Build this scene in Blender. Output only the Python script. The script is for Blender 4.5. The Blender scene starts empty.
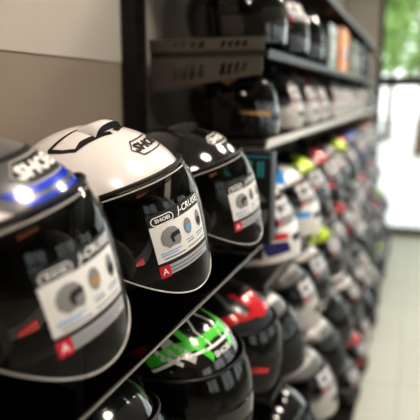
import bpy, bmesh, math, random
from math import sin, cos, pi, radians as R
from mathutils import Vector, Matrix
random.seed(7)
S = bpy.context.scene
COL = S.collection

# ------------------------------------------------------------------ materials
def _mat(name):
    m = bpy.data.materials.new(name); m.use_nodes = True
    nt = m.node_tree; nt.nodes.clear()
    out = nt.nodes.new('ShaderNodeOutputMaterial')
    return m, nt, out
def _set(b, k, v):
    if k in b.inputs: b.inputs[k].default_value = v
def paint(name, col, rough=.3, metal=0., coat=0., vary=.12, scale=30, spec=.5, bump=0.):
    m, nt, out = _mat(name)
    b = nt.nodes.new('ShaderNodeBsdfPrincipled')
    _set(b, 'Metallic', metal); _set(b, 'Coat Weight', coat); _set(b, 'Coat Roughness', .06); _set(b, 'Specular IOR Level', spec)
    tc = nt.nodes.new('ShaderNodeTexCoord'); n = nt.nodes.new('ShaderNodeTexNoise')
    n.inputs['Scale'].default_value = scale; n.inputs['Detail'].default_value = 3
    nt.links.new(tc.outputs['Object'], n.inputs['Vector'])
    cr = nt.nodes.new('ShaderNodeMapRange')
    cr.inputs['From Min'].default_value = .3; cr.inputs['From Max'].default_value = .7
    cr.inputs['To Min'].default_value = 1 - vary; cr.inputs['To Max'].default_value = 1 + vary * .5
    nt.links.new(n.outputs['Fac'], cr.inputs['Value'])
    mx = nt.nodes.new('ShaderNodeVectorMath'); mx.operation = 'SCALE'
    mx.inputs[0].default_value = col[:3]
    nt.links.new(cr.outputs['Result'], mx.inputs['Scale'])
    nt.links.new(mx.outputs['Vector'], b.inputs['Base Color'])
    b.inputs['Roughness'].default_value = rough
    if bump:
        bp = nt.nodes.new('ShaderNodeBump'); bp.inputs['Strength'].default_value = bump; bp.inputs['Distance'].default_value = .002
        nt.links.new(n.outputs['Fac'], bp.inputs['Height']); nt.links.new(bp.outputs['Normal'], b.inputs['Normal'])
    nt.links.new(b.outputs['BSDF'], out.inputs['Surface'])
    return m
def clear(name, tint=(.9, .9, .9), rough=.03, ior=1.5, gl=1.0):
    m, nt, out = _mat(name)
    t = nt.nodes.new('ShaderNodeBsdfTransparent'); t.inputs['Color'].default_value = (*tint, 1)
    g = nt.nodes.new('ShaderNodeBsdfGlossy'); g.inputs['Roughness'].default_value = rough
    g.inputs['Color'].default_value = (gl, gl, gl, 1)
    f = nt.nodes.new('ShaderNodeFresnel'); f.inputs['IOR'].default_value = ior
    mx = nt.nodes.new('ShaderNodeMixShader')
    nt.links.new(f.outputs['Fac'], mx.inputs['Fac']); nt.links.new(t.outputs[0], mx.inputs[1]); nt.links.new(g.outputs[0], mx.inputs[2])
    nt.links.new(mx.outputs[0], out.inputs['Surface'])
    return m
def emit(name, col, st):
    m, nt, out = _mat(name)
    e = nt.nodes.new('ShaderNodeEmission'); e.inputs['Color'].default_value = (*col, 1); e.inputs['Strength'].default_value = st
    nt.links.new(e.outputs[0], out.inputs['Surface'])
    return m

M = {}
def P(n, *a, **k): M[n] = paint(n, *a, **k)
P('gloss_white', (.74, .71, .69), .22, coat=.6, vary=.02)
P('gloss_black', (.012, .012, .013), .16, coat=1, vary=.05)
P('satin_black', (.016, .016, .017), .42)
P('rubber', (.012, .012, .012), .6)
P('lining', (.017, .017, .018), .9, scale=160, vary=.4, bump=.4)
P('silver_grey', (.17, .17, .175), .28, metal=.45, coat=.5, vary=.04)
P('pale_grey', (.52, .50, .48), .3, coat=.4)
P('mid_grey', (.2, .2, .2), .35, coat=.4)
P('dark_grey', (.06, .06, .063), .35, coat=.5)
P('blue', (.012, .06, .55), .25, coat=.6)
P('sky_blue', (.05, .33, .72), .3, coat=.4)
P('navy', (.02, .025, .16), .25, coat=.6)
P('red', (.55, .02, .03), .25, coat=.6)
P('green', (.10, .62, .06), .25, coat=.6)
P('lime', (.55, .75, .03), .3, coat=.5)
P('orange', (.85, .25, .02), .35, coat=.3)
P('tan', (.42, .27, .13), .4)
P('paper', (.70, .68, .66), .5, vary=.03)
P('paper_grey', (.42, .42, .43), .5, vary=.05)
P('ink', (.02, .02, .022), .45)
P('ink_grey', (.16, .16, .17), .5)
P('ink_blue', (.20, .36, .60), .5)
P('ink_red', (.62, .03, .07), .45)
P('ink_white', (.85, .84, .82), .4, vary=.02)
P('teal', (.05, .42, .47), .5)
P('steel', (.42, .40, .37), .35, metal=.8)
P('rail', (.64, .60, .54), .28, vary=.05)
P('rail_dark', (.16, .15, .14), .3, metal=.5)
P('lining_soft', (.06, .058, .056), .85, scale=220, vary=.5, bump=.5)
P('tag_orange', (.6, .17, .04), .6)
P('webbing', (.10, .10, .10), .8, scale=300, vary=.4)
P('icon_grey', (.27, .265, .26), .5)
P('board', (.03, .029, .028), .3, coat=.3)
P('bracket_metal', (.15, .135, .12), .45, metal=.6)
P('upright_black', (.014, .013, .013), .4)
P('box_black', (.014, .015, .016), .45)
P('visor_edge', (.46, .44, .41), .12, coat=1, vary=.03)
P('frame_brown', (.07, .05, .04), .5)
P('leaf', (.30, .44, .15), .6, vary=.5, scale=3)
P('bark', (.13, .09, .06), .9)
P('paving', (.62, .62, .6), .8, vary=.15, scale=2)
M['visor'] = clear('visor_clear', (.80, .80, .79), .025, 1.5)
M['clear_visor'] = clear('visor_glossy_clear', (.82, .82, .80), .02, 1.45)
M['dark_visor'] = clear('visor_smoked', (.25, .25, .26), .04, 1.55)
M['glass'] = clear('shelf_glass', (.70, .74, .72), .02, 1.45)
M['pane'] = clear('window_glass', (.96, .97, .96), .01, 1.3)
M['lamp'] = emit('lamp_glow', (1, .88, .78), 33)

# plaster wall with a faint mottling
def plaster(name, c1, c2, scale=1.5, rough=.8):
    m, nt, out = _mat(name)
    b = nt.nodes.new('ShaderNodeBsdfPrincipled'); b.inputs['Roughness'].default_value = rough
    tc = nt.nodes.new('ShaderNodeTexCoord'); n = nt.nodes.new('ShaderNodeTexNoise')
    n.inputs['Scale'].default_value = scale; n.inputs['Detail'].default_value = 4
    nt.links.new(tc.outputs['Object'], n.inputs['Vector'])
    r = nt.nodes.new('ShaderNodeValToRGB')
    r.color_ramp.elements[0].color = (*c1, 1); r.color_ramp.elements[1].color = (*c2, 1)
    r.color_ramp.elements[0].position = .3; r.color_ramp.elements[1].position = .7
    nt.links.new(n.outputs['Fac'], r.inputs['Fac']); nt.links.new(r.outputs[0], b.inputs['Base Color'])
    bp = nt.nodes.new('ShaderNodeBump'); bp.inputs['Strength'].default_value = .06
    n2 = nt.nodes.new('ShaderNodeTexNoise'); n2.inputs['Scale'].default_value = 180
    nt.links.new(tc.outputs['Object'], n2.inputs['Vector'])
    nt.links.new(n2.outputs['Fac'], bp.inputs['Height']); nt.links.new(bp.outputs[0], b.inputs['Normal'])
    nt.links.new(b.outputs[0], out.inputs['Surface'])
    return m
M['wall'] = plaster('wall_plaster', (.255, .215, .172), (.29, .247, .20))
M['wall_pale'] = plaster('wall_pale', (.62, .58, .52), (.68, .64, .58))
M['wall_upper'] = plaster('wall_upper', (.42, .385, .34), (.46, .425, .38))
M['ceiling'] = plaster('ceiling_paint', (.7, .68, .65), (.75, .73, .7))
def floor_mat():
    m, nt, out = _mat('floor_tiles')
    b = nt.nodes.new('ShaderNodeBsdfPrincipled'); b.inputs['Roughness'].default_value = .32
    tc = nt.nodes.new('ShaderNodeTexCoord')
    br = nt.nodes.new('ShaderNodeTexBrick'); br.offset = 0
    br.inputs['Color1'].default_value = (.58, .59, .52, 1); br.inputs['Color2'].default_value = (.62, .63, .56, 1)
    br.inputs['Mortar'].default_value = (.48, .49, .43, 1); br.inputs['Scale'].default_value = 1
    br.inputs['Brick Width'].default_value = .6; br.inputs['Row Height'].default_value = .6; br.inputs['Mortar Size'].default_value = .004
    nt.links.new(tc.outputs['Object'], br.inputs['Vector']); nt.links.new(br.outputs['Color'], b.inputs['Base Color'])
    nt.links.new(b.outputs[0], out.inputs['Surface'])
    return m
M['floor'] = floor_mat()
def slots_mat():
    m, nt, out = _mat('slot_pattern')
    b = nt.nodes.new('ShaderNodeBsdfPrincipled'); b.inputs['Roughness'].default_value = .5
    tc = nt.nodes.new('ShaderNodeTexCoord'); w = nt.nodes.new('ShaderNodeTexWave'); w.bands_direction = 'Z'
    w.inputs['Scale'].default_value = 6.3
    r = nt.nodes.new('ShaderNodeValToRGB'); r.color_ramp.interpolation = 'CONSTANT'
    r.color_ramp.elements[0].color = (.002, .002, .002, 1); r.color_ramp.elements[1].color = (.03, .029, .028, 1); r.color_ramp.elements[1].position = .5
    nt.links.new(tc.outputs['Object'], w.inputs['Vector']); nt.links.new(w.outputs['Fac'], r.inputs[0]); nt.links.new(r.outputs[0], b.inputs['Base Color'])
    nt.links.new(b.outputs[0], out.inputs[0])
    return m
M['slots'] = slots_mat()

# ------------------------------------------------------------------ helpers
def link(o, parent=None):
    COL.objects.link(o)
    if parent: o.parent = parent
    return o
def mesh_obj(name, bm, mats, parent=None, smooth=True, ang=40):
    me = bpy.data.meshes.new(name)
    bmesh.ops.recalc_face_normals(bm, faces=bm.faces[:])
    bm.to_mesh(me); bm.free()
    for m in (mats if isinstance(mats, (list, tuple)) else [mats]): me.materials.append(M[m] if isinstance(m, str) else m)
    if smooth:
        for p in me.polygons: p.use_smooth = True
        try: me.set_sharp_from_angle(angle=R(ang))
        except Exception: pass
    return link(bpy.data.objects.new(name, me), parent)
def thing(name, label, cat, loc=(0, 0, 0), rot=(0, 0, 0), group=None):
    o = bpy.data.objects.new(name, None); link(o)
    o.empty_display_size = .05
    o.location = loc; o.rotation_euler = rot
    o['label'] = label; o['category'] = cat
    if group: o['group'] = group
    return o
def tag(o, label, cat, group=None):
    o['label'] = label; o['category'] = cat
    if group: o['group'] = group
    return o
def struct(o): o['kind'] = 'structure'; return o
def box(bm, x0, x1, y0, y1, z0, z1, mi=0, bevel=0):
    r = bmesh.ops.create_cube(bm, size=1, matrix=Matrix.Translation(((x0+x1)/2, (y0+y1)/2, (z0+z1)/2)) @ Matrix.Diagonal((abs(x1-x0), abs(y1-y0), abs(z1-z0), 1)))
    fs = set()
    for v in r['verts']: fs.update(v.link_faces)
    for f in fs: f.material_index = mi
    if bevel:
        es = set()
        for f in fs: es.update(f.edges)
        bmesh.ops.bevel(bm, geom=list(es), offset=bevel, segments=2, affect='EDGES', profile=.5)
def tube(bm, pts, rad, n=8, closed=False, mi=0):
    pts = [Vector(p) for p in pts]; N = len(pts); rings = []
    up = None
    for i, p in enumerate(pts):
        a = pts[(i-1) % N] if (closed or i > 0) else p
        b = pts[(i+1) % N] if (closed or i < N-1) else p
        t = (b - a).normalized()
        if up is None: up = t.orthogonal().normalized()
        up = (up - t * up.dot(t)).normalized()
        s = t.cross(up)
        rr = rad[i] if isinstance(rad, (list, tuple)) else rad
        rings.append([bm.verts.new(p + (up*cos(2*pi*k/n) + s*sin(2*pi*k/n)) * rr) for k in range(n)])
    for i in range(N if closed else N-1):
        A, B = rings[i], rings[(i+1) % N]
        if closed and i == N-1:   # twist-match the seam
            j = min(range(n), key=lambda q: (A[0].co - B[q].co).length); B = B[j:] + B[:j]
        for k in range(n):
            f = bm.faces.new((A[k], A[(k+1) % n], B[(k+1) % n], B[k])); f.material_index = mi
    if not closed:
        for rg in (rings[0], rings[-1]):
            f = bm.faces.new(rg); f.material_index = mi
def grid(bm, fn, nu, nv, closed_u=False, mi=0):
    V = [[bm.verts.new(fn(i/nu, j/nv)) for j in range(nv+1)] for i in range(nu + (0 if closed_u else 1))]
    for i in range(nu):
        A, B = V[i], V[(i+1) % len(V)]
        for j in range(nv):
            try:
                f = bm.faces.new((A[j], B[j], B[j+1], A[j+1])); f.material_index = mi
            except ValueError: pass
    return V
def sm(a, b, x):
    t = max(0, min(1, (x-a)/(b-a))); return t*t*(3-2*t)

# ------------------------------------------------------------------ helmet surface
PHI = R(130)
def surf(th, s, off=0, chin=0., tuck=.13, A=.158, B=.127, zc=.125, C=.132):
    """point of the head form: th azimuth (0 = front, + = wearer's left), s 0 crown .. 1 lower rim"""
    phi = s * PHI
    A += off; B += off; C += off
    if phi <= pi/2:
        r = sin(phi); z = zc + C*cos(phi); k = 0
    else:
        k = (phi - pi/2) / (PHI - pi/2)
        r = 1 - tuck * max(k, 0)**1.7; z = zc - (C*.698)*k - (.122 - C*.698) * k*k
    n = 2.25
    c, sn = cos(th), sin(th)
    q = (abs(c)**n + abs(sn)**n) ** (-1/n)
    x = A*r*c*q; y = B*r*sn*q
    if c > 0: x += chin * sm(.45, 1, s) * c**1.4
    if c < 0: x *= 1 + .05*sm(.2, .6, s)*(1-sm(.75, 1, s))
    return Vector((x, y, z))
def normal(fn, th, s):
    e = 1e-3
    a = fn(th+e, s) - fn(th-e, s); b = fn(th, s+e) - fn(th, s-e)
    n = b.cross(a)
    if n.length < 1e-12: return Vector((0, 0, 1))
    n.normalize()
    if n.dot(fn(th, s) - Vector((0, 0, .1))) < 0: n = -n
    return n
def ang_map(fn, th0, s0, rot=0.):
    th0 = R(th0); e = 1e-3
    rt = (fn(th0+e, s0) - fn(th0-e, s0)).length/(2*e); rs = (fn(th0, s0+e) - fn(th0, s0-e)).length/(2*e)
    cr, sr = cos(R(rot)), sin(R(rot))
    def f(x, y, h):
        X, Y = x*cr - y*sr, x*sr + y*cr
        th, s = th0 + X/rt, s0 - Y/rs
        return fn(th, s) + normal(fn, th, s)*h
    return f
def top_map(fn, A=.158, B=.127):
    """project a plan drawing (x forward, y left, metres) down on the crown"""
    def f(x, y, h):
        X, Y = x/A, y/B; n = 2.25
        th = math.atan2(Y, X); c, sn = abs(cos(th)), abs(sin(th))
        q = (c**n + sn**n) ** (-1/n)
        r = min(.999, math.hypot(X, Y)/q)
        s = math.asin(r)/PHI
        return fn(th, s) + normal(fn, th, s)*h
    return f

# ------------------------------------------------------------------ flat artwork wrapped on a surface
class Art:
    def __init__(self): self.items = []; self.mats = []
    def mi(self, m):
        if m not in self.mats: self.mats.append(m)
        return self.mats.index(m)
    def poly(self, pts, m, layer=1): self.items.append((list(pts), [list(range(len(pts)))], self.mi(m), layer)); return self
    def rect(self, x0, y0, x1, y1, m, layer=1): return self.poly([(x0, y0), (x1, y0), (x1, y1), (x0, y1)], m, layer)
    def ell(self, cx, cy, rx, ry, m, layer=1, n=20): return self.poly([(cx+rx*cos(2*pi*i/n), cy+ry*sin(2*pi*i/n)) for i in range(n)], m, layer)
    def stroke(self, pts, w, m, layer=1, closed=False):
        N = len(pts); L = []; Rr = []
        for i, p in enumerate(pts):
            a = pts[(i-1) % N] if (closed or i) else p
            b = pts[(i+1) % N] if (closed or i < N-1) else p
            d = Vector((b[0]-a[0], b[1]-a[1])); d = d.normalized() if d.length else Vector((1, 0))
            ww = w[i] if isinstance(w, (list, tuple)) else w
            L.append((p[0]-d.y*ww/2, p[1]+d.x*ww/2)); Rr.append((p[0]+d.y*ww/2, p[1]-d.x*ww/2))
        vs = L + Rr; fs = []
        for i in range(N if closed else N-1):
            j = (i+1) % N; fs.append([i, j, N+j, N+i])
        self.items.append((vs, fs, self.mi(m), layer)); return self
    def text(self, body, size, cx, cy, m, layer=2, shear=0., bold=0., sx=1., rot=0.):
        cu = bpy.data.curves.new('t', 'FONT'); cu.body = body; cu.size = size
        cu.align_x = 'CENTER'; cu.align_y = 'CENTER'; cu.shear = shear; cu.offset = bold; cu.resolution_u = 2
        ob = bpy.data.objects.new('t', cu)
        me = bpy.data.meshes.new_from_object(ob)
        c, s_ = cos(R(rot)), sin(R(rot))
        vs = []
        for v in me.vertices:
            X, Y = v.co.x*sx, v.co.y
            vs.append((cx + X*c - Y*s_, cy + X*s_ + Y*c))
        fs = [list(p.vertices) for p in me.polygons]
        self.items.append((vs, fs, self.mi(m), layer))
        bpy.data.meshes.remove(me); bpy.data.objects.remove(ob); bpy.data.curves.remove(cu)
        return self
    def wrap(self, bm, fmap, base=.0005, step=.00035, cell=.008, mat_off=0):
        for vs, fs, mi, layer in self.items:
            t = bmesh.new()
            bv = [t.verts.new((x, y, 0)) for x, y in vs]
            for f in fs:
                try: t.faces.new([bv[i] for i in f])
                except ValueError: pass
            bmesh.ops.triangulate(t, faces=t.faces[:])
            if cell and t.verts:
                for ax in (0, 1):
                    lo = min(v.co[ax] for v in t.verts); hi = max(v.co[ax] for v in t.verts)
                    k = math.ceil(lo/cell + 1e-6)
                    while k*cell < hi - 1e-6:
                        co = Vector((0, 0, 0)); co[ax] = k*cell; no = Vector((0, 0, 0)); no[ax] = 1
                        bmesh.ops.bisect_plane(t, geom=t.verts[:]+t.edges[:]+t.faces[:], plane_co=co, plane_no=no)
                        k += 1
            mp = {}
            for v in t.verts: mp[v] = bm.verts.new(fmap(v.co.x, v.co.y, base + layer*step))
            for f in t.faces:
                try:
                    g = bm.faces.new([mp[v] for v in f.verts]); g.material_index = mat_off + mi
                except ValueError: pass
            t.free()

def flat_map(o, ux, uy):
    o, ux, uy = Vector(o), Vector(ux), Vector(uy); n = ux.cross(uy)
    return lambda x, y, h: o + ux*x + uy*y + n*h

def hex_logo(a, cx, cy, w, h, edge, fill, ink, lw=.0022, layer=1, text='SHOEI'):
    k = h*.42
    pts = [(cx-w/2, cy), (cx-w/2+k, cy+h/2), (cx+w/2-k, cy+h/2), (cx+w/2, cy), (cx+w/2-k, cy-h/2), (cx-w/2+k, cy-h/2)]
    if fill: a.poly(pts, fill, layer)
    a.stroke(pts, lw, edge, layer+1, closed=True)
    a.text(text, h*.72, cx, cy, ink, layer+1, shear=.18, bold=h*.03, sx=1.05 * (w*.74)/(h*.72*2.55))
    return a

def helmet_icon(a, cx, cy, r, shell='ink_grey', dark='ink', layer=3, face=1):
    a.poly([(cx+face*r*x, cy+r*y) for x, y in ((-.95, -.45), (-1, .2), (-.7, .75), (-.1, 1.0), (.5, .85), (.9, .4), (1.0, -.1), (.98, -.6), (.75, -.95), (.1, -.85), (-.4, -.95))], shell, layer)
    a.poly([(cx+face*r*x, cy+r*y) for x, y in ((.1, .3), (.92, .35), (.98, -.05), (.45, -.1), (.2, -.2), (.25, -.55), (0, -.6), (-.15, 0))], dark, layer+1)
    return a

def info_sticker(name_text, right_icon='ink_blue', w=.114):
    """the printed information sheet stuck to a visor: black header, pale panel, red badge strip"""
    a = Art(); h = w/2
    a.rect(-h, .030, h, .052, 'ink', 1)
    a.rect(-h, -.030, h, .031, 'paper', 1)
    a.rect(-h, -.0355, h, -.030, 'ink', 1)
    a.rect(-h, -.050, h, -.0355, 'paper_grey', 1)
    a.rect(-h, -.052, -h+.017, -.0345, 'ink_red', 2)
    a.text('A', .013, -h+.0085, -.0435, 'ink_white', 3, bold=.0003)
    # badge on the header
    n = 14; bx, by, bw, bh = -h+.024, .0385, .019, .0075
    ring = [(bx + (bw-bh)*(1 if cos(t) > 0 else -1) + bh*cos(t), by + bh*sin(t)) for t in [2*pi*(i+.5)/n for i in range(n)]]
    a.poly(ring, 'ink', 2); a.stroke(ring, .0016, 'ink_white', 3, closed=True)
    a.text('SHOEI', .0092, bx, by, 'ink_white', 3, bold=.0002, sx=1.05)
    if name_text: a.text(name_text, .0165, .026, .041, 'ink_white', 3, shear=.25, bold=.0003, sx=.95)
    helmet_icon(a, -h+.030, .005, .0175, 'icon_grey')
    a.ell(.010, .008, .0095, .0135, 'icon_grey', 3); a.ell(.010, .005, .0072, .0060, right_icon, 4)
    a.ell(.043, .008, .0075, .0145, 'icon_grey', 3); a.ell(.043, .004, .0062, .0065, 'ink', 4)
    for i, (x0, x1, y, m) in enumerate(((-.050, -.012, -.017, 'ink_blue'), (-.050, -.020, -.0205, 'ink_blue'), (-.046, -.006, -.0255, 'ink_grey'), (0, .018, -.013, 'ink_blue'),
                                 (.002, .02, -.017, 'ink_grey'), (.028, .052, -.013, 'ink_grey'), (.028, .05, -.017, 'ink_blue'), (0, .052, -.0245, 'ink_grey'),
                                 (-.040, .054, -.0405, 'ink_grey'), (-.040, .040, -.0455, 'ink_grey'))):
        a.rect(x0, y-.0008, x1, y+.0008, m, 2)
    return a

def vent(bm, fmap, cx, cy, L, W, H, rot=0., mi=0, mo=1, n=10):
    """a raised scoop on the shell: rises towards its front (+y of the map), with a dark mouth"""
    c, s_ = cos(R(rot)), sin(R(rot))
    def pt(u, v, extra=0):
        x = (u-.5)*W*(.55+.45*v); y = (v-.5)*L
        h = H*(1-(2*u-1)**4)*sm(0, .8, v) + .0006 + extra
        return fmap(cx + x*c - y*s_, cy + x*s_ + y*c, h)
    grid(bm, lambda u, v: pt(u, v), n, n, mi=mi)
    def mouth(u, v):
        x = (u-.5)*W; y = .5*L
        h = (H*(1-(2*u-1)**4)+.0006)*(1-v) - .0005*v
        return fmap(cx + x*c - y*s_, cy + x*s_ + y*c, h)
    grid(bm, mouth, n, 2, mi=mo)

BROW, CHIN = .525, .75
def edge_top(th, full):
    a = abs(th)
    return BROW + (1-BROW) * sm(R(64 if full else 58), R(92 if full else 86), a)
def chin_low(th):
    return CHIN - .12*sm(R(45), R(92), abs(th))
def ths(n):
    """azimuth samples, denser where the face opening turns down"""
    out = []
    k = 0
    for a0, a1, m in ((-180, -96, .2), (-96, -54, .25), (-54, 54, .2), (54, 96, .25), (96, 180, .2)):
        q = max(3, round(n*m))
        out += [R(a0 + (a1-a0)*i/q) for i in range(q)]
    return out
def vs_surf(th, s): return surf(th, s, off=.0065, chin=.014, tuck=.07)
def visor_uv(u, v, full):
    """u,v in 0..1 -> azimuth, s"""
    t = 2*u - 1
    if full:
        tm = R(88 - 10*v*v); s0 = BROW - .018; s1 = CHIN + .055
        return t*tm, s0 + (s1-s0)*(v*(1-.32*abs(t)**3) + .22*abs(t)**3)
    tm = R(90 + 10*v*(1-v) - 34*v**2.2); s0 = BROW - .022; s1 = 1.02 - .15*t*t
    return t*tm, s0 + .09*abs(t)**2.6 + (s1 - s0 - .09*abs(t)**2.6)*v

def make_helmet(label, shell_m, full=False, res=1.0, art=None, art_map=None, sticker=None, st_at=(-8, .79), st_rot=0, visor_m='visor', chin_m=None,
                vents=True, vent_m=None, group=None, logo=None, logo_at=(7, .35), more_art=(), chin_art=()):
    t = thing('motorcycle_helmet', label, 'helmet', group=group)
    fs = lambda th, s: surf(th, s, chin=.006 if full else 0)
    n = int(76*res); TH = ths(n); nt_ = len(TH); nv = int(30*res)
    # ---- shell
    bm = bmesh.new(); mats = [shell_m, 'rubber']
    V = [[None]*(nv+1) for _ in TH]
    pole = bm.verts.new(fs(0, 0))
    for i, th in enumerate(TH):
        st = edge_top(th, full)
        for j in range(1, nv+1): V[i][j] = bm.verts.new(fs(th, st*j/nv))
        e = V[i][nv].co; V[i].append(bm.verts.new(e + (Vector((0, 0, .11)) - e)*.06))
    for i in range(nt_):
        a, b = V[i], V[(i+1) % nt_]
        bm.faces.new((pole, a[1], b[1]))
        for j in range(1, nv): bm.faces.new((a[j], a[j+1], b[j+1], b[j]))
        f = bm.faces.new((a[nv], a[nv+1], b[nv+1], b[nv])); f.material_index = 1
    bmesh.ops.recalc_face_normals(bm, faces=bm.faces[:])
    for A_, mp in ([(art, art_map)] if art else []) + list(more_art):
        off = len(mats); mats += A_.mats; A_.wrap(bm, mp(fs), mat_off=off, cell=.009 if res > .8 else .02)
    if logo:
        off = len(mats); mats += logo.mats; logo.wrap(bm, ang_map(fs, *logo_at), mat_off=off, cell=.008)
    mesh_obj_raw('shell', bm, mats, t)
    # ---- chin bar of a full face helmet
    if full:
        bm = bmesh.new()
        def cb(u, v):
            th = (2*u-1)*R(92); lo = chin_low(th); s = lo + (1-lo)*v
            return surf(th, s, off=.002, chin=.040, tuck=.10)
        g = grid(bm, cb, int(40*res), int(10*res))
        for seq, d in (([c[0] for c in g], .08), ([c[-1] for c in g], .1)):
            inn = [bm.verts.new(v.co + (Vector((0, 0, .1)) - v.co)*d) for v in seq]
            for i in range(len(seq)-1): bm.faces.new((seq[i], inn[i], inn[i+1], seq[i+1]))
        cf = lambda th, s: surf(th, s, off=.002, chin=.040, tuck=.10)
        mats2 = [chin_m or shell_m, 'rubber']
        a = Art(); a.poly([(-.028, .010), (.028, .010), (.022, -.010), (-.022, -.010)], 'ink', 1)
        off = len(mats2); mats2 += a.mats; a.wrap(bm, ang_map(cf, 0, .87), mat_off=off, cell=.012)
        for A_, mp in chin_art:
            off = len(mats2); mats2 += A_.mats; A_.wrap(bm, mp(cf), mat_off=off, cell=.015)
        mesh_obj_raw('chin_bar', bm, mats2, t)
    # ---- lower black rim
    bm = bmesh.new()
    q = int(48*res)
    arc = 180 if full else 62
    pts = []
    for i in range(q):
        th = R(-180 + 360*i/q)
        if not full and abs(th) < R(80): continue
        p = surf(th, 1.0, off=-.002, chin=.038 if full else 0, tuck=.10 if (full and abs(th) < R(92)) else .13); pts.append((th % (2*pi), p))
    pts.sort(key=lambda k: k[0])
    tube(bm, [p for _, p in pts], .0048, 6, closed=full)
    mesh_obj('lower_rim', bm, 'rubber', t)
    # ---- lining: padded inside, cheek pads, neck roll
    bm = bmesh.new()
    m2 = max(16, int(36*res))
    def lin(u, v):
        th = 2*pi*u + pi; th = (th + pi) % (2*pi) - pi
        st = min(1, edge_top(th, full) + .02)
        return surf(th, max(.002, st*v), off=-.012 - .006*sin(v*pi*3)**2)
    grid(bm, lin, m2, max(8, int(14*res)), closed_u=True)
    # neck roll ring
    def nr(u, v):
        th = 2*pi*u; a = 2*pi*v
        p = surf(th, .97, off=-.03, chin=0)
        d = Vector((p.x, p.y, 0)).normalized()
        return p + d*.016*cos(a) + Vector((0, 0, .016*sin(a) + .012))
    grid(bm, nr, m2, 8, closed_u=True)
    mesh_obj('lining', bm, 'lining', t)
    for sd in (-1, 1):
        bm = bmesh.new()
        bmesh.ops.create_uvsphere(bm, u_segments=14, v_segments=10, radius=1, matrix=Matrix.Translation((.045, sd*.083, .062)) @ Matrix.Rotation(R(-14*sd), 4, 'Z') @ Matrix.Diagonal((.060, .024, .050, 1)))
        mesh_obj('cheek_pad', bm, 'lining_soft', t)
    if res > .8 and not full:      # strap with its pull tab, and a size tag in the crown lining, seen through the clear visor
        bm = bmesh.new()
        path = [(.03, -.088, .035), (.055, -.06, .006), (.062, -.01, -.004), (.055, .05, .006), (.03, .088, .035)]
        grid(bm, lambda u, v: (Vector(path[0])*(1-u)**4 + Vector(path[1])*4*u*(1-u)**3 + Vector(path[2])*6*u*u*(1-u)**2 + Vector(path[3])*4*u**3*(1-u) + Vector(path[4])*u**4) + Vector((0, 0, (v-.5)*.022 + .02)), 20, 2)
        mesh_obj('chin_strap', bm, 'webbing', t)
        bm = bmesh.new(); box(bm, .052, .056, -.020, .012, .014, .030, bevel=.001)
        mesh_obj('pull_tab', bm, 'red', t)
        bm = bmesh.new(); box(bm, .083, .085, -.004, .030, .137, .152, bevel=.0008)
        mesh_obj('size_tag', bm, 'tag_orange', t)
        bm = bmesh.new()            # retracted sun shield under the brow
        grid(bm, lambda u, v: surf((2*u-1)*R(62), BROW - .02 + v*.055, off=-.007), 28, 4)
        mesh_obj('sun_shield', bm, 'dark_visor', t)
    # ---- visor
    bm = bmesh.new()
    vf = vs_surf if not full else (lambda th, s: surf(th, s, off=.0065, chin=.028, tuck=.08))
    grid(bm, lambda u, v: vf(*visor_uv(u, v, full)), int(44*res), int(18*res))
    vis = mesh_obj('visor', bm, 'clear_visor' if visor_m == 'visor' and not full else visor_m, t)
    # its rims
    bm = bmesh.new()
    k = int(40*res)
    tube(bm, [vf(*visor_uv(i/k, 0, full)) for i in range(k+1)], .0034, 6)
    mesh_obj('visor_seal', bm, 'satin_black', vis)
    if res > .8 and not full:
        bm = bmesh.new()
        tube(bm, [vf(*visor_uv(.03 + .94*i/k, .05, full)) for i in range(k+1)], .0014, 6)
        mesh_obj('seal_lip', bm, 'visor_edge', vis)
    bm = bmesh.new()
    path = [vf(*visor_uv(0, i/12, full)) for i in range(12)] + [vf(*visor_uv(i/k, 1, full)) for i in range(k+1)] + [vf(*visor_uv(1, 1-i/12, full)) for i in range(1, 13)]
    tube(bm, path, .0015, 6)
    mesh_obj('visor_edge', bm, 'visor_edge' if visor_m == 'visor' else 'satin_black', vis)
    # pivots
    for sd in (-1, 1):
        bm = bmesh.new()
        th, s = sd*R(86), .60
        p = vf(th, s); nn = normal(vf, th, s)
        mt = Matrix.Translation(p + nn*.001) @ nn.to_track_quat('Z', 'Y').to_matrix().to_4x4()
        bmesh.ops.create_cone(bm, cap_ends=True, segments=20, radius1=.021, radius2=.016, depth=.007, matrix=mt)
        mesh_obj('visor_pivot', bm, 'satin_black', vis)
    if sticker:
        bm = bmesh.new()
        k_ = .84 if full else .93
        am = ang_map(vf, st_at[0], st_at[1], st_rot)
        sticker.wrap(bm, lambda x, y, h: am(x*k_, y*k_, h), base=.0004, step=.0003, cell=.008 if res > .8 else .02)
        mesh_obj_raw('information_sticker', bm, sticker.mats, vis)
    # ---- vents
    if vents:
        bm = bmesh.new()
        tm = top_map(fs)
        fm = lambda x, y, h: tm(y, -x, h)
        vent(bm, fm, 0, .034, .050, .064, .011, mi=0, mo=1)
        mesh_obj_raw('top_vent', bm, [vent_m or shell_m, 'rubber'], t)
    return t

def mesh_obj_raw(name, bm, mats, parent):
    """like mesh_obj, but keeps the face directions it was given"""
    me = bpy.data.meshes.new(name); bm.to_mesh(me); bm.free()
    for m in mats: me.materials.append(M[m])
    for p in me.polygons: p.use_smooth = True
    try: me.set_sharp_from_angle(angle=R(40))
    except Exception: pass
    return link(bpy.data.objects.new(name, me), parent)

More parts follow.
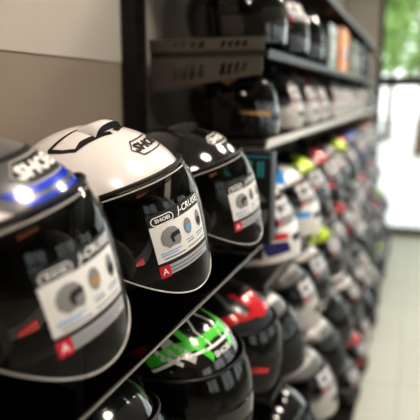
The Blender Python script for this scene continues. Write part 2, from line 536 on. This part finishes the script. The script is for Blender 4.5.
def dup(root, label, group):
    r = root.copy(); COL.objects.link(r); r['label'] = label
    if group: r['group'] = group
    for ch in list(root.children):
        c = ch.copy(); COL.objects.link(c); c.parent = r
        for g in list(ch.children):
            d = g.copy(); COL.objects.link(d); d.parent = c
    return r
def put(o, x, y, z, yaw=-20, pitch=12, roll=0, sc=1.0):
    o.rotation_euler = (R(roll), R(-pitch), R(yaw)); o.scale = (sc, sc, sc)
    lift = sc*(.150*sin(R(pitch)) if pitch > 0 else .12*sin(R(-pitch))) + sc*.105*abs(sin(R(roll)))
    o.location = (x, y, z + lift + .005*sc)
    return o

# ------------------------------------------------------------------ layout numbers (metres): x = 0 is the camera's line down the aisle
EYE = 1.5
XE, XW = -.38, -.76           # shelf front edges, wall face
Y0, YB, YE = -1.6, 1.50, 6.35 # rack start, joint of the two bays, rack end
YWIN = 6.55
ZF, ZG, ZH = EYE-.373, EYE-.745, EYE-1.12
ZA, ZB, ZD, ZE_, ZC, ZT = EYE-.122, EYE-.53, EYE-.87, EYE-1.195, EYE+.116, EYE+.41
XR, YBK, ZCEIL = 3.2, -2.6, 2.95

# ------------------------------------------------------------------ room
def slab(name, x0, x1, y0, y1, z0, z1, m, bevel=0):
    bm = bmesh.new(); box(bm, x0, x1, y0, y1, z0, z1, bevel=bevel)
    return struct(mesh_obj(name, bm, m, smooth=False))
slab('floor', XW-.12, XR+.12, YBK-.12, YWIN+.14, -.1, 0, 'floor')
slab('ceiling', XW-.12, XR+.12, YBK-.12, YWIN+.14, ZCEIL, ZCEIL+.1, 'ceiling')
slab('wall_left', XW-.12, XW, YBK, YWIN, 0, ZCEIL, 'wall')
slab('trim_1', XW, XW+.003, YBK, YWIN, EYE+.085, ZCEIL, 'wall_upper')
slab('wall_back', XW-.12, XR+.12, YBK-.12, YBK, 0, ZCEIL, 'wall')
# right wall with a window band
bm = bmesh.new()
box(bm, XR, XR+.12, YBK, YWIN, 0, .45); box(bm, XR, XR+.12, YBK, YWIN, 2.6, ZCEIL)
for y0, y1 in ((YBK, -1.4), (.2, .9), (2.5, 2.9), (4.5, 4.9), (6.2, YWIN)): box(bm, XR, XR+.12, y0, y1, .45, 2.6)
struct(mesh_obj('wall_right', bm, 'wall_pale', smooth=False))
# far wall: solid behind the rack, glazing beside it
bm = bmesh.new()
box(bm, XW-.12, -.42, YWIN, YWIN+.12, 0, ZCEIL); box(bm, -.42, XR+.12, YWIN, YWIN+.12, 2.75, ZCEIL)
struct(mesh_obj('wall_far', bm, 'wall_pale', smooth=False))
def window(name, axis, p, a0, a1, z0, z1, bars_z=(), bars_a=()):
    w = bpy.data.objects.new(name, None); link(w); struct(w)
    bm = bmesh.new(); t = .05
    def bb(u0, u1, za, zb, d0=.02, d1=.09):
        if axis == 'y': box(bm, u0, u1, p+d0, p+d1, za, zb)
        else: box(bm, p+d0, p+d1, u0, u1, za, zb)
    bb(a0, a1, z0, z0+t+.015); bb(a0, a1, z1-t, z1); bb(a0, a0+t, z0, z1); bb(a1-t, a1, z0, z1)
    for z in bars_z: bb(a0, a1, z-.05, z+.05)
    for a in bars_a: bb(a-.025, a+.025, z0, z1)
    mesh_obj('window_frame', bm, 'frame_brown', w, smooth=False)
    bm = bmesh.new()
    if axis == 'y': box(bm, a0+.01, a1-.01, p+.05, p+.056, z0+.01, z1-.01)
    else: box(bm, p+.05, p+.056, a0+.01, a1-.01, z0+.01, z1-.01)
    mesh_obj('pane', bm, 'pane', w, smooth=False)
    return w
window('window_1', 'y', YWIN, -.42, XR, .0, 2.75, bars_z=(EYE+.14,), bars_a=(1.2, 2.3))
for i, (y0, y1) in enumerate(((-1.4, .2), (.9, 2.5), (2.9, 4.5), (4.9, 6.2))):
    window('window_%d' % (i+2), 'x', XR, y0, y1, .45, 2.6, bars_z=(1.7,), bars_a=((y0+y1)/2,))
bm = bmesh.new(); box(bm, XW, XW+.014, YBK, Y0+.3, 0, .09, bevel=.003)
struct(mesh_obj('baseboard_left', bm, 'frame_brown', smooth=False))

# ------------------------------------------------------------------ rack: uprights, shelves
def upright(y, label):
    t = thing('rack_upright', label, 'upright', (0, y, 0))
    bm = bmesh.new()
    box(bm, XW+.0035, XW+.045, -.035, .028, 0, 2.72)
    mesh_obj('post', bm, 'upright_black', t, smooth=False)
    bm = bmesh.new()
    box(bm, XW+.0448, XW+.0458, -.008, .001, .1, 2.7)
    mesh_obj('slot_strip', bm, 'slots', t, smooth=False)
    bm = bmesh.new(); box(bm, XW+.0035, XW+.040, .031, .046, 0, 2.72, bevel=.002)
    mesh_obj('edge_strip', bm, 'steel', t, smooth=False)
    return t
upright(YB-.02, 'black slotted steel upright on the wall between the two shelf bays')
upright(4.0, 'black slotted steel upright on the wall behind the far helmets')

def slotted_plate(bm, y, x0, x1, zt0, zt1, zb0, zb1, th=.004):
    """tapered bracket plate with slanted slots, built as strips around the slots"""
    def zt(f): return zt0 + (zt1-zt0)*f
    def zb(f): return zb0 + (zb1-zb0)*f
    vs = {}
    fr = [0, .18] + sum([[.22+.075*i, .22+.075*i+.045] for i in range(4)], []) + [.60] + sum([[.64+.06*i, .64+.06*i+.035] for i in range(4)], []) + [.90, 1]
    holes = {(.22+.075*i) for i in range(4)} | {(.64+.06*i) for i in range(4)}
    lean = .05
    def pt(f, g, yy):   # g 0 bottom .. 1 top; slots lean outwards as they rise
        ff = f + (lean*(g-.5) if 0 < f < 1 else 0)
        return Vector((x0 + (x1-x0)*ff, yy, zb(ff) + (zt(ff)-zb(ff))*g))
    for a, b in zip(fr[:-1], fr[1:]):
        parts = [(0, .25), (.75, 1)] if any(abs(a-h) < 1e-6 for h in holes) else [(0, 1)]
        for g0, g1 in parts:
            c = [pt(a, g0, y), pt(b, g0, y), pt(b, g1, y), pt(a, g1, y)]
            v0 = [bm.verts.new(p) for p in c]; v1 = [bm.verts.new(p + Vector((0, th, 0))) for p in c]
            bm.faces.new(v0); bm.faces.new(v1[::-1])
            for i in range(4): bm.faces.new((v0[i], v0[(i+1) % 4], v1[(i+1) % 4], v1[i]))

def shelf(z, y0, y1, label, kind='board', xe=XE, brackets=(), plate=False, rail='rail_dark'):
    t = thing('display_shelf', label, 'shelf', (0, y0, z))
    L = y1 - y0
    bm = bmesh.new()
    th = .010 if kind == 'glass' else .016
    box(bm, XW+.048, xe, 0, L, -th, 0, bevel=.0015)
    mesh_obj('shelf_board', bm, kind if kind != 'board' else 'board', t, smooth=False)
    bm = bmesh.new()
    if kind == 'glass':
        box(bm, xe+.0002, xe+.0025, 0, L, -.0055, -.002)
        mesh_obj('glass_edge', bm, 'steel', t, smooth=False)
    else:
        pr = [(0, -.020), (.004, -.021), (.009, .002), (.006, .004)]
        v0 = [bm.verts.new((xe + .0003 + a, .0, b)) for a, b in pr]; v1 = [bm.verts.new((xe + .0003 + a, L, b)) for a, b in pr]
        bm.faces.new(v0); bm.faces.new(v1[::-1])
        for i in range(4): bm.faces.new((v0[i], v0[(i+1) % 4], v1[(i+1) % 4], v1[i]))
        mesh_obj('price_rail', bm, rail, t, smooth=False)
    for yb in brackets:
        bm = bmesh.new()
        slotted_plate(bm, yb - y0, XW+.047, xe-.01, -th-.0005, -th-.0005, -th-.095, -th-.045)
        mesh_obj('bracket', bm, 'bracket_metal', t, smooth=False)
    if plate:
        bm = bmesh.new()
        slotted_plate(bm, -.0045, XW+.047, xe-.005, .034, .034, -.0, -.0)
        mesh_obj('end_plate', bm, 'bracket_metal', t, smooth=False)
    return t
shelf(ZF, Y0, YB-.035, 'glass shelf under the three large clear-visor helmets', 'glass', brackets=(YB-.045, -.2), xe=-.352)
shelf(ZG, Y0, YB+.02, 'glass shelf under the green and black helmet, below the big helmets', 'glass', brackets=(YB-.045,))
shelf(ZC, YB+.03, YE, 'upper shelf with slotted brackets above the far rows of helmets', brackets=(YB+.03, 2.883, 4.573), plate=True, rail='upright_black')
shelf(ZT, YB+.03, YE, 'dark canopy shelf along the top of the far bay', brackets=(2.72, 4.66), rail='upright_black')
shelf(ZA, YB+.03, YE, 'shelf with pale price rail under the topmost row of far helmets', rail='rail')
shelf(ZB, YB+.03, YE, 'shelf under the colourful second row of far helmets')
shelf(ZD, YB+.03, YE, 'shelf under the red and black helmet, third row of the far bay', xe=-.35)
shelf(ZE_, YB+.03, YE, 'deeper shelf of the far bay, fourth row of helmets down', xe=-.26)
bm = bmesh.new(); box(bm, XW+.05, -.19, YB+.03, YE, 0.001, .03, bevel=.004)
tag(mesh_obj('rack_plinth', bm, 'board', smooth=False), 'black plinth on the floor under the far bay of shelves', 'plinth')

# ------------------------------------------------------------------ the front helmets
LOGO_B = hex_logo(Art(), 0, 0, .080, .030, 'ink', None, 'ink', lw=.0024)
LOGO_W = hex_logo(Art(), 0, 0, .076, .028, 'ink_white', None, 'ink_white', lw=.0024)
LOGO_S = hex_logo(Art(), .004, 0, .086, .034, 'pale_grey', 'ink', 'ink_white', lw=.002)
ST = info_sticker('J-CRUISE')

tmap = lambda f: (lambda g: (lambda x, y, h: g(x, y, h)))(top_map(f))
# white: black outlined intakes either side of the crown
wa = Art()
for sd in (-1, 1):
    wa.stroke([(.0175, sd*.010), (.006, sd*.042), (-.004, sd*.067)], [.003, .005, .007], 'ink', 1)
    wa.stroke([(-.004, sd*.067), (.022, sd*.068), (.0436, sd*.0636), (.047, sd*.050), (.056, sd*.034), (.068, sd*.006)], [.007, .005, .006, .012, .011, .009], 'ink', 1)
white = make_helmet('glossy white open-face helmet with clear visor and black chevron crown intakes', 'gloss_white', art=wa, art_map=tmap, sticker=ST, logo=LOGO_B, st_at=(-11, .788), logo_at=(11, .345))
put(white, -.496, .902, ZF+.005, yaw=-9, pitch=6, roll=12, sc=1.08)

sa = Art()
for (x0, x1, wdt) in ((.098, .110, .0), (.114, .126, .0)):
    pass
for s0, s1, th0, th1 in ((.375, .398, -34, 8), (.408, .432, -40, 22)):
    pass
sb = Art()     # drawn in forehead metres: x to wearer's left, y up
sb.poly([(-.048, -.028), (.040, -.028), (.052, -.017), (-.060, -.016)], 'blue', 1)
sb.poly([(-.030, -.048), (.064, -.049), (.080, -.034), (-.044, -.033)], 'blue', 1)
sb.poly([(-.062, .014), (-.050, .027), (.052, .027), (.060, .020), (-.046, .021)], 'ink', 1)
sb.poly([(-.17, -.06), (-.17, -.02), (-.13, -.004), (-.080, -.018), (-.048, -.046), (-.07, -.054)], 'gloss_white', 1)
sb.poly([(.17, -.06), (.17, -.01), (.13, .012), (.105, -.012), (.082, -.044), (.11, -.05)], 'gloss_white', 1)
silver = make_helmet('silver-grey helmet with blue brow stripes and clear visor, nearest the camera', 'silver_grey', art=sb, art_map=lambda f: ang_map(f, 12, .372),
                     sticker=info_sticker('J-CRUISE', 'tan'), logo=LOGO_S, logo_at=(13, .375), st_at=(-4, .80), vent_m='satin_black')
put(silver, -.501, .598, ZF+.004, yaw=-9, pitch=6, roll=12, sc=1.09)

black = make_helmet('glossy black open-face helmet with clear visor and white outlined badge', 'gloss_black', sticker=info_sticker('J-CRUISE', 'ink_grey'), logo=LOGO_W)
put(black, -.475, 1.218, ZF+.001, yaw=-8, pitch=8, roll=10, sc=1.03)

def crown(c1, c2=None, c3=None):
    a = Art()
    for sd in (-1, 1):
        a.poly([(-.10, sd*.03), (.02, sd*.016), (.10, sd*.030), (.12, sd*.070), (.05, sd*.098), (-.06, sd*.085)], c1, 1)
        if c2: a.poly([(-.02, sd*.060), (.07, sd*.050), (.105, sd*.055), (.06, sd*.086)], c2, 2)
        if c3: a.stroke([(-.08, sd*.020), (.03, sd*.008), (.12, sd*.018)], .007, c3, 3)
    return a
def brow(c1, c2=None):
    a = Art()
    a.stroke([(-.12, -.045), (-.08, -.006), (0, .006), (.08, -.006), (.12, -.045)], [.03, .026, .02, .026, .03], c1, 1)
    if c2: a.stroke([(-.12, -.01), (-.08, .024), (0, .032), (.08, .024), (.12, -.01)], .008, c2, 1)
    return a
def chinart(c1, c2=None):
    a = Art()
    for sd in (-1, 1):
        a.poly([(sd*.035, .022), (sd*.125, .045), (sd*.125, .020), (sd*.04, .004)], c1, 1)
        if c2: a.poly([(sd*.045, -.002), (sd*.115, .010), (sd*.10, -.032), (sd*.04, -.030)], c2, 1)
    return a
# ------------------------------------------------------------------ green and black helmet and its neighbours on the lower glass shelf
ga = Art()
for sd in (-1, 1):
    ga.stroke([(-.06, sd*.030), (.02, sd*.050), (.08, sd*.052), (.125, sd*.030)], [.006, .010, .014, .012], 'green', 1)
    ga.stroke([(-.05, sd*.052), (.01, sd*.073), (.06, sd*.078), (.105, sd*.062)], [.006, .016, .018, .010], 'pale_grey', 1)
    ga.stroke([(-.06, sd*.066), (.0, sd*.090), (.05, sd*.095), (.09, sd*.082)], [.003, .005, .006, .005], 'gloss_white', 1)
    ga.poly([(-.045, sd*.014), (.02, sd*.012), (.05, sd*.026), (.0, sd*.034)], 'red', 1)
    ga.stroke([(-.045, sd*.008), (.03, sd*.006), (.075, sd*.026), (.115, sd*.018)], [.003, .004, .004, .004], 'ink_white', 1)
gb = Art()
gb.stroke([(-.125, -.040), (-.085, .002), (-.045, .012), (0, .018), (.045, .012), (.085, .002), (.125, -.040)], [.020, .024, .022, .020, .022, .024, .020], 'green', 1)
gb.stroke([(-.115, -.052), (-.08, -.016), (-.04, -.006), (0, -.004), (.04, -.006), (.08, -.016), (.115, -.052)], .006, 'ink_white', 1)
gb.text('SHOEI', .016, 0, -.022, 'ink_white', 2, bold=.0004)
green = make_helmet('black full-face helmet with bright green bands, red panels and silver stripes', 'gloss_black', full=True, art=ga, art_map=lambda f: top_map(f),
                    more_art=[(gb, lambda f: ang_map(f, 0, .34))], visor_m='dark_visor', vents=False)
put(green, -.490, 1.13, ZG, yaw=-14, pitch=-6, roll=6, sc=1.05)
ra = brow('red')
rc = Art()
rc.poly([(.03, -.05), (.125, -.02), (.125, .02), (.03, .05), (.06, 0)], 'red', 1)
rc.stroke([(-.05, -.04), (.05, -.07), (.10, -.05)], .012, 'mid_grey', 2); rc.stroke([(-.05, .04), (.05, .07), (.10, .05)], .012, 'mid_grey', 2)
redblack = make_helmet('matt black full-face helmet with red forehead, right behind the green one', 'satin_black', full=True, res=.7, art=rc, art_map=lambda f: top_map(f),
                       more_art=[(ra, lambda f: ang_map(f, 0, .36))], visor_m='dark_visor', chin_art=[(chinart('red'), lambda f: ang_map(f, 0, .87))])
put(redblack, -.470, 1.41, ZG, yaw=-14, pitch=-9, roll=4, sc=.93)
gl1 = make_helmet('plain glossy black full-face helmet on the lower glass shelf, below the white one', 'gloss_black', full=True, res=.6, visor_m='dark_visor')
put(gl1, -.50, .80, ZG, yaw=-22, pitch=6, roll=4, sc=1.0)

# ------------------------------------------------------------------ far rows: colour variants, built once, copied along the shelves
SM = info_sticker('', w=.105)
tm_ = lambda f: top_map(f)
bm_ = lambda f: ang_map(f, 0, .35)
cm_ = lambda f: ang_map(f, 0, .87)
# key: (description, shell, chin, crown art, brow art, chin art, visor, sticker)
V = {
 'blk': ('glossy black', 'gloss_black', None, None, None, None, 'dark_visor', False),
 'blkrefl': ('reflection-painted black', 'gloss_black', None, crown('satin_black', 'tan', 'tan'), brow('tan'), chinart('tan'), 'dark_visor', False),  # tan crown, brow and chin shapes paint warm reflections onto a black shell
 'blkchin': ('black pale-chinned', 'dark_grey', 'pale_grey', None, None, None, 'visor', True),
 'whtchin': ('grey pale-chinned', 'mid_grey', 'pale_grey', None, brow('pale_grey'), None, 'visor', True),
 'redtip': ('red-tipped pale-chinned', 'mid_grey', 'pale_grey', crown('red'), None, None, 'visor', True),
 'wrb': ('white, red and navy', 'gloss_white', 'gloss_white', crown('pale_grey', 'sky_blue', 'red'), brow('green', 'sky_blue'), chinart('red', 'navy'), 'visor', True),
 'lime': ('lime-yellow and black', 'lime', 'gloss_black', crown('satin_black'), brow('lime', 'ink'), None, 'visor', True),
 'redb': ('red and black', 'red', 'gloss_black', crown('mid_grey', 'satin_black'), brow('red'), chinart('red'), 'visor', True),
 'skyw': ('white and sky-blue', 'gloss_white', 'gloss_white', crown('sky_blue'), None, chinart('sky_blue'), 'visor', True),
 'navyw': ('blue and grey', 'mid_grey', 'dark_grey', crown('blue', 'navy'), brow('blue'), chinart('blue'), 'visor', True),
 'grey': ('grey and white', 'mid_grey', 'satin_black', crown('pale_grey', 'gloss_white'), brow('gloss_white'), None, 'dark_visor', False),
 'wht': ('white black-chinned', 'gloss_white', 'gloss_black', None, brow('ink'), None, 'visor', True),
 'sil': ('silver black-chinned', 'silver_grey', 'gloss_black', None, brow('ink'), None, 'visor', True),
 'org': ('orange and black', 'gloss_black', None, crown('orange', 'orange'), brow('orange'), chinart('orange'), 'visor', True),
 'redbare': ('matt black and red', 'satin_black', None, crown('red', 'mid_grey', 'red'), brow('red', 'mid_grey'), chinart('red'), 'dark_visor', False),
}
ROWS = [
 ('top', ZA, .80, 1, ['blkrefl', 'blkchin', 'whtchin', 'redtip', 'blkchin', 'whtchin', 'blkchin', 'whtchin', 'whtchin', 'org', 'blk', 'sil', 'blk', 'whtchin'], 'helmets on the top far shelf'),
 ('second', ZB, 1.0, 8, ['wrb', 'skyw', 'lime', 'redb', 'sil', 'lime', 'redbare', 'navyw', 'navyw', 'sil', 'org', 'wht', 'redb', 'sil'], 'helmets on the second far shelf'),
 ('third', ZD, .97, 7, ['grey', 'whtchin', 'wht', 'lime', 'sil', 'redb', 'blkchin', 'sil', 'wht', 'redb', 'blk', 'sil', 'redb', 'wht'], 'helmets on the third far shelf'),
 ('fourth', ZE_, .97, 6, ['blk', 'whtchin', 'grey', 'blk', 'wht', 'sil', 'blkchin', 'blk', 'grey', 'sil', 'blk', 'redb', 'blk', 'lime'], 'helmets on the fourth far shelf'),
 ('lowest', .0305, .9, 2, ['blk', 'blk', 'blk', 'sil', 'redb', 'blkchin', 'blk', 'grey', 'wht', 'blk', 'lime', 'sil', 'redbare', 'blk'], 'helmets on the lowest far shelf'),
]
ORD = ['first', 'second', 'third', 'fourth', 'fifth', 'sixth', 'seventh', 'eighth', 'ninth', 'tenth', 'eleventh', 'twelfth', 'thirteenth', 'fourteenth']
proto = {}
SKIP = {('lowest', i) for i in range(3)}
RX = {'top': -.515, 'third': -.46, 'fourth': -.385, 'lowest': -.33}
def variant(k, label, group):
    if k in proto: return dup(proto[k], label, group)
    d, sh, ch, ca, ba, cha, vm, st = V[k]
    more = [(ba, bm_)] if ba else []
    o = make_helmet(label, sh, full=True, res=.5, art=ca, art_map=tm_ if ca else None, more_art=more, chin_m=ch, chin_art=[(cha, cm_)] if cha else (),
                    visor_m=vm, sticker=SM if st else None, st_at=(-6, .61), vents=True, vent_m='satin_black' if sh != 'gloss_white' else None, group=group)
    proto[k] = o
    return o
rnd = random.Random(4)
for rn, z, sc, pitch, ks, grp in ROWS:
    for i, k in enumerate(ks):
        if (rn, i) in SKIP: continue
        where = {'top': '%s from the black upright, row just under the slotted brackets' % ORD[i], 'lowest': '%s from the window end in the lowest row' % ORD[13-i]}.get(
            rn, '%s from the black upright in the %s row down' % (ORD[i], rn))
        o = variant(k, '%s helmet, %s' % (V[k][0], where), grp)
        y = 1.70 + .338*i + rnd.uniform(-.012, .012)
        put(o, RX.get(rn, -.475) + rnd.uniform(-.01, .01), y, z, yaw=-13 + rnd.uniform(-4, 4), pitch=pitch, roll=(0 if rn in ('top', 'lowest') else 7) + rnd.uniform(0, 1.5), sc=sc)

# ------------------------------------------------------------------ product carton standing behind the black helmet
t = thing('product_box', 'black carton with teal lettering standing behind the glossy black helmet', 'box', (-.440, 1.425, ZF))
bm = bmesh.new(); box(bm, -.11, .11, -.03, .03, 0.0005, .235, bevel=.0015)
a = Art()
a.rect(-.105, .2215, .107, .2245, 'teal', 1)
a.text('J-CRUISE II', .055, .004, .190, 'teal', 1, bold=.0010, sx=.72)
helmet_icon(a, .058, .095, .048, 'mid_grey', 'ink', 1)
a.rect(-.09, .02, -.02, .024, 'ink_grey', 1); a.rect(-.09, .03, -.03, .034, 'ink_grey', 1)
a.wrap(bm, flat_map((0, -.0302, 0), (1, 0, 0), (0, 0, 1)), cell=0, mat_off=1)
mesh_obj_raw('carton', bm, ['box_black'] + a.mats, t)
# material slots: the carton itself is slot 0
for p in t.children[0].data.polygons: pass

# ------------------------------------------------------------------ things on the upper shelf
for i, (y, k, lab) in enumerate(((1.74, 'blk', 'glossy black helmet, nearest on the upper bracketed shelf'), (2.10, 'sil', 'silver helmet, second along the upper bracketed shelf'),
                                 (2.46, 'blk', 'glossy black helmet beyond the silver one on the upper bracketed shelf'), (4.9, 'blk', 'glossy black helmet past the orange carton on the upper shelf'))):
    o = variant(k, lab, 'helmets on the upper bracketed shelf')
    put(o, -.53, y, ZC, yaw=-22, pitch=4, roll=0, sc=.92)
def carton(y, w, h, m, label):
    t = thing('carton_box', label, 'box', (-.53, y, ZC))
    bm = bmesh.new(); box(bm, -.13, .13, -w/2, w/2, .0005, h, bevel=.002)
    mesh_obj('carton', bm, m, t, smooth=False)
    bm = bmesh.new(); box(bm, -.1306, .1306, -.02, .02, h*.985, h+.0012)
    mesh_obj('sealing_tape', bm, 'paper_grey', t, smooth=False)
    bm = bmesh.new(); box(bm, .1302, .131, -w*.3, w*.3, h*.3, h*.62)
    mesh_obj('blank_label', bm, 'paper_grey', t, smooth=False)
carton(2.95, .30, .21, 'dark_grey', 'dark grey carton on the upper shelf, nearer than the orange one')
carton(3.42, .34, .24, 'orange', 'bright orange carton on the upper shelf')
carton(3.95, .36, .22, 'dark_grey', 'dark grey carton on the upper shelf, just past the orange one')
carton(4.40, .30, .23, 'satin_black', 'black carton on the upper shelf, beyond the dark grey ones')

# ------------------------------------------------------------------ outside
struct(slab('ground', -14, 16, YWIN+.14, 40, -.12, -.02, 'paving'))
bm = bmesh.new(); box(bm, XR+.2, 16, -10, YWIN+.1, -.12, -.02); struct(mesh_obj('ground_side', bm, 'paving', smooth=False))
def tree(x, y, h, rad, label, seed):
    r = random.Random(seed)
    t = thing('tree', label, 'tree', (x, y, -.02), group='trees outside the window')
    bm = bmesh.new()
    tube(bm, [(0, 0, 0), (.05, .02, h*.3), (-.03, .05, h*.55), (.02, 0, h*.8)], [.14, .11, .08, .03], 8)
    for k in range(5):
        a = r.uniform(0, 6.28); z = h*r.uniform(.4, .65)
        tube(bm, [(0, .02, z), (cos(a)*rad*.35, sin(a)*rad*.35, z+h*.12), (cos(a)*rad*.65, sin(a)*rad*.65, z+h*.2)], [.05, .035, .012], 6)
    mesh_obj('trunk', bm, 'bark', t)
    bm = bmesh.new()
    blobs = [(r.uniform(-.6, .6)*rad, r.uniform(-.6, .6)*rad, h*r.uniform(.42, .92), rad*r.uniform(.3, .5)) for _ in range(14)]
    for k in range(2600):
        bx, by, bz, br = r.choice(blobs)
        d = Vector((r.gauss(0, 1), r.gauss(0, 1), r.gauss(0, 1))).normalized() * br * r.uniform(.6, 1)
        c = Vector((bx, by, bz)) + d
        u = Vector((r.gauss(0, 1), r.gauss(0, 1), r.gauss(0, 1))).normalized(); v = u.orthogonal().normalized()
        s_ = r.uniform(.07, .13)
        bm.faces.new([bm.verts.new(c - u*s_), bm.verts.new(c + v*s_*.5), bm.verts.new(c + u*s_), bm.verts.new(c - v*s_*.5)])
    me = bpy.data.meshes.new('foliage'); bm.to_mesh(me); bm.free(); me.materials.append(M['leaf'])
    o = link(bpy.data.objects.new('foliage', me), t); o['kind'] = 'stuff'
tree(.1, 15.5, 5.0, 1.6, 'leafy green tree outside the end window, the nearer of the two', 1)
tree(-.9, 20.5, 6.2, 1.7, 'leafy green tree outside, further off and nearest the rack end', 2)

# ------------------------------------------------------------------ camera
cam_d = bpy.data.cameras.new('camera'); cam = bpy.data.objects.new('camera', cam_d); COL.objects.link(cam)
cam_d.sensor_width = 36; cam_d.lens = 36*583/420
cam.location = (0, 0, EYE)
p_ = math.atan(115/583); y_ = math.atan(208/583*cos(p_))
cam.rotation_euler = (pi/2 - p_, 0, y_)
cam_d.clip_start = .02
cam_d.dof.use_dof = True; cam_d.dof.focus_distance = .93; cam_d.dof.aperture_fstop = 2.5
S.camera = cam

# ------------------------------------------------------------------ lights
def ceiling_light(x, y, label, st=1):
    t = thing('ceiling_light', label, 'ceiling light', (x, y, ZCEIL))
    bm = bmesh.new()
    bmesh.ops.create_cone(bm, cap_ends=True, segments=28, radius1=.29, radius2=.27, depth=.06, matrix=Matrix.Translation((0, 0, -.031)))
    mesh_obj('housing', bm, 'gloss_white', t)
    bm = bmesh.new()
    bmesh.ops.create_cone(bm, cap_ends=True, segments=28, radius1=.25, radius2=.25, depth=.006, matrix=Matrix.Translation((0, 0, -.066)))
    mesh_obj('diffuser', bm, 'lamp', t)
for y in (-.6, .9, 2.6, 4.4):
    ceiling_light(.45, y, 'round ceiling downlight above the aisle, %s' % {-.6: 'behind the camera', .9: 'over the big helmets', 2.6: 'over the middle of the far bay', 4.4: 'nearest the end window'}[y])

w = bpy.data.worlds.new('sky'); S.world = w; w.use_nodes = True
nt = w.node_tree; nt.nodes.clear()
out = nt.nodes.new('ShaderNodeOutputWorld'); bg = nt.nodes.new('ShaderNodeBackground')
bg.inputs['Color'].default_value = (.93, .98, 1, 1); bg.inputs['Strength'].default_value = 2.1
nt.links.new(bg.outputs[0], out.inputs[0])

S.view_settings.view_transform = 'Standard'
try: S.view_settings.look = 'High Contrast'
except Exception: pass
S.view_settings.exposure = 0
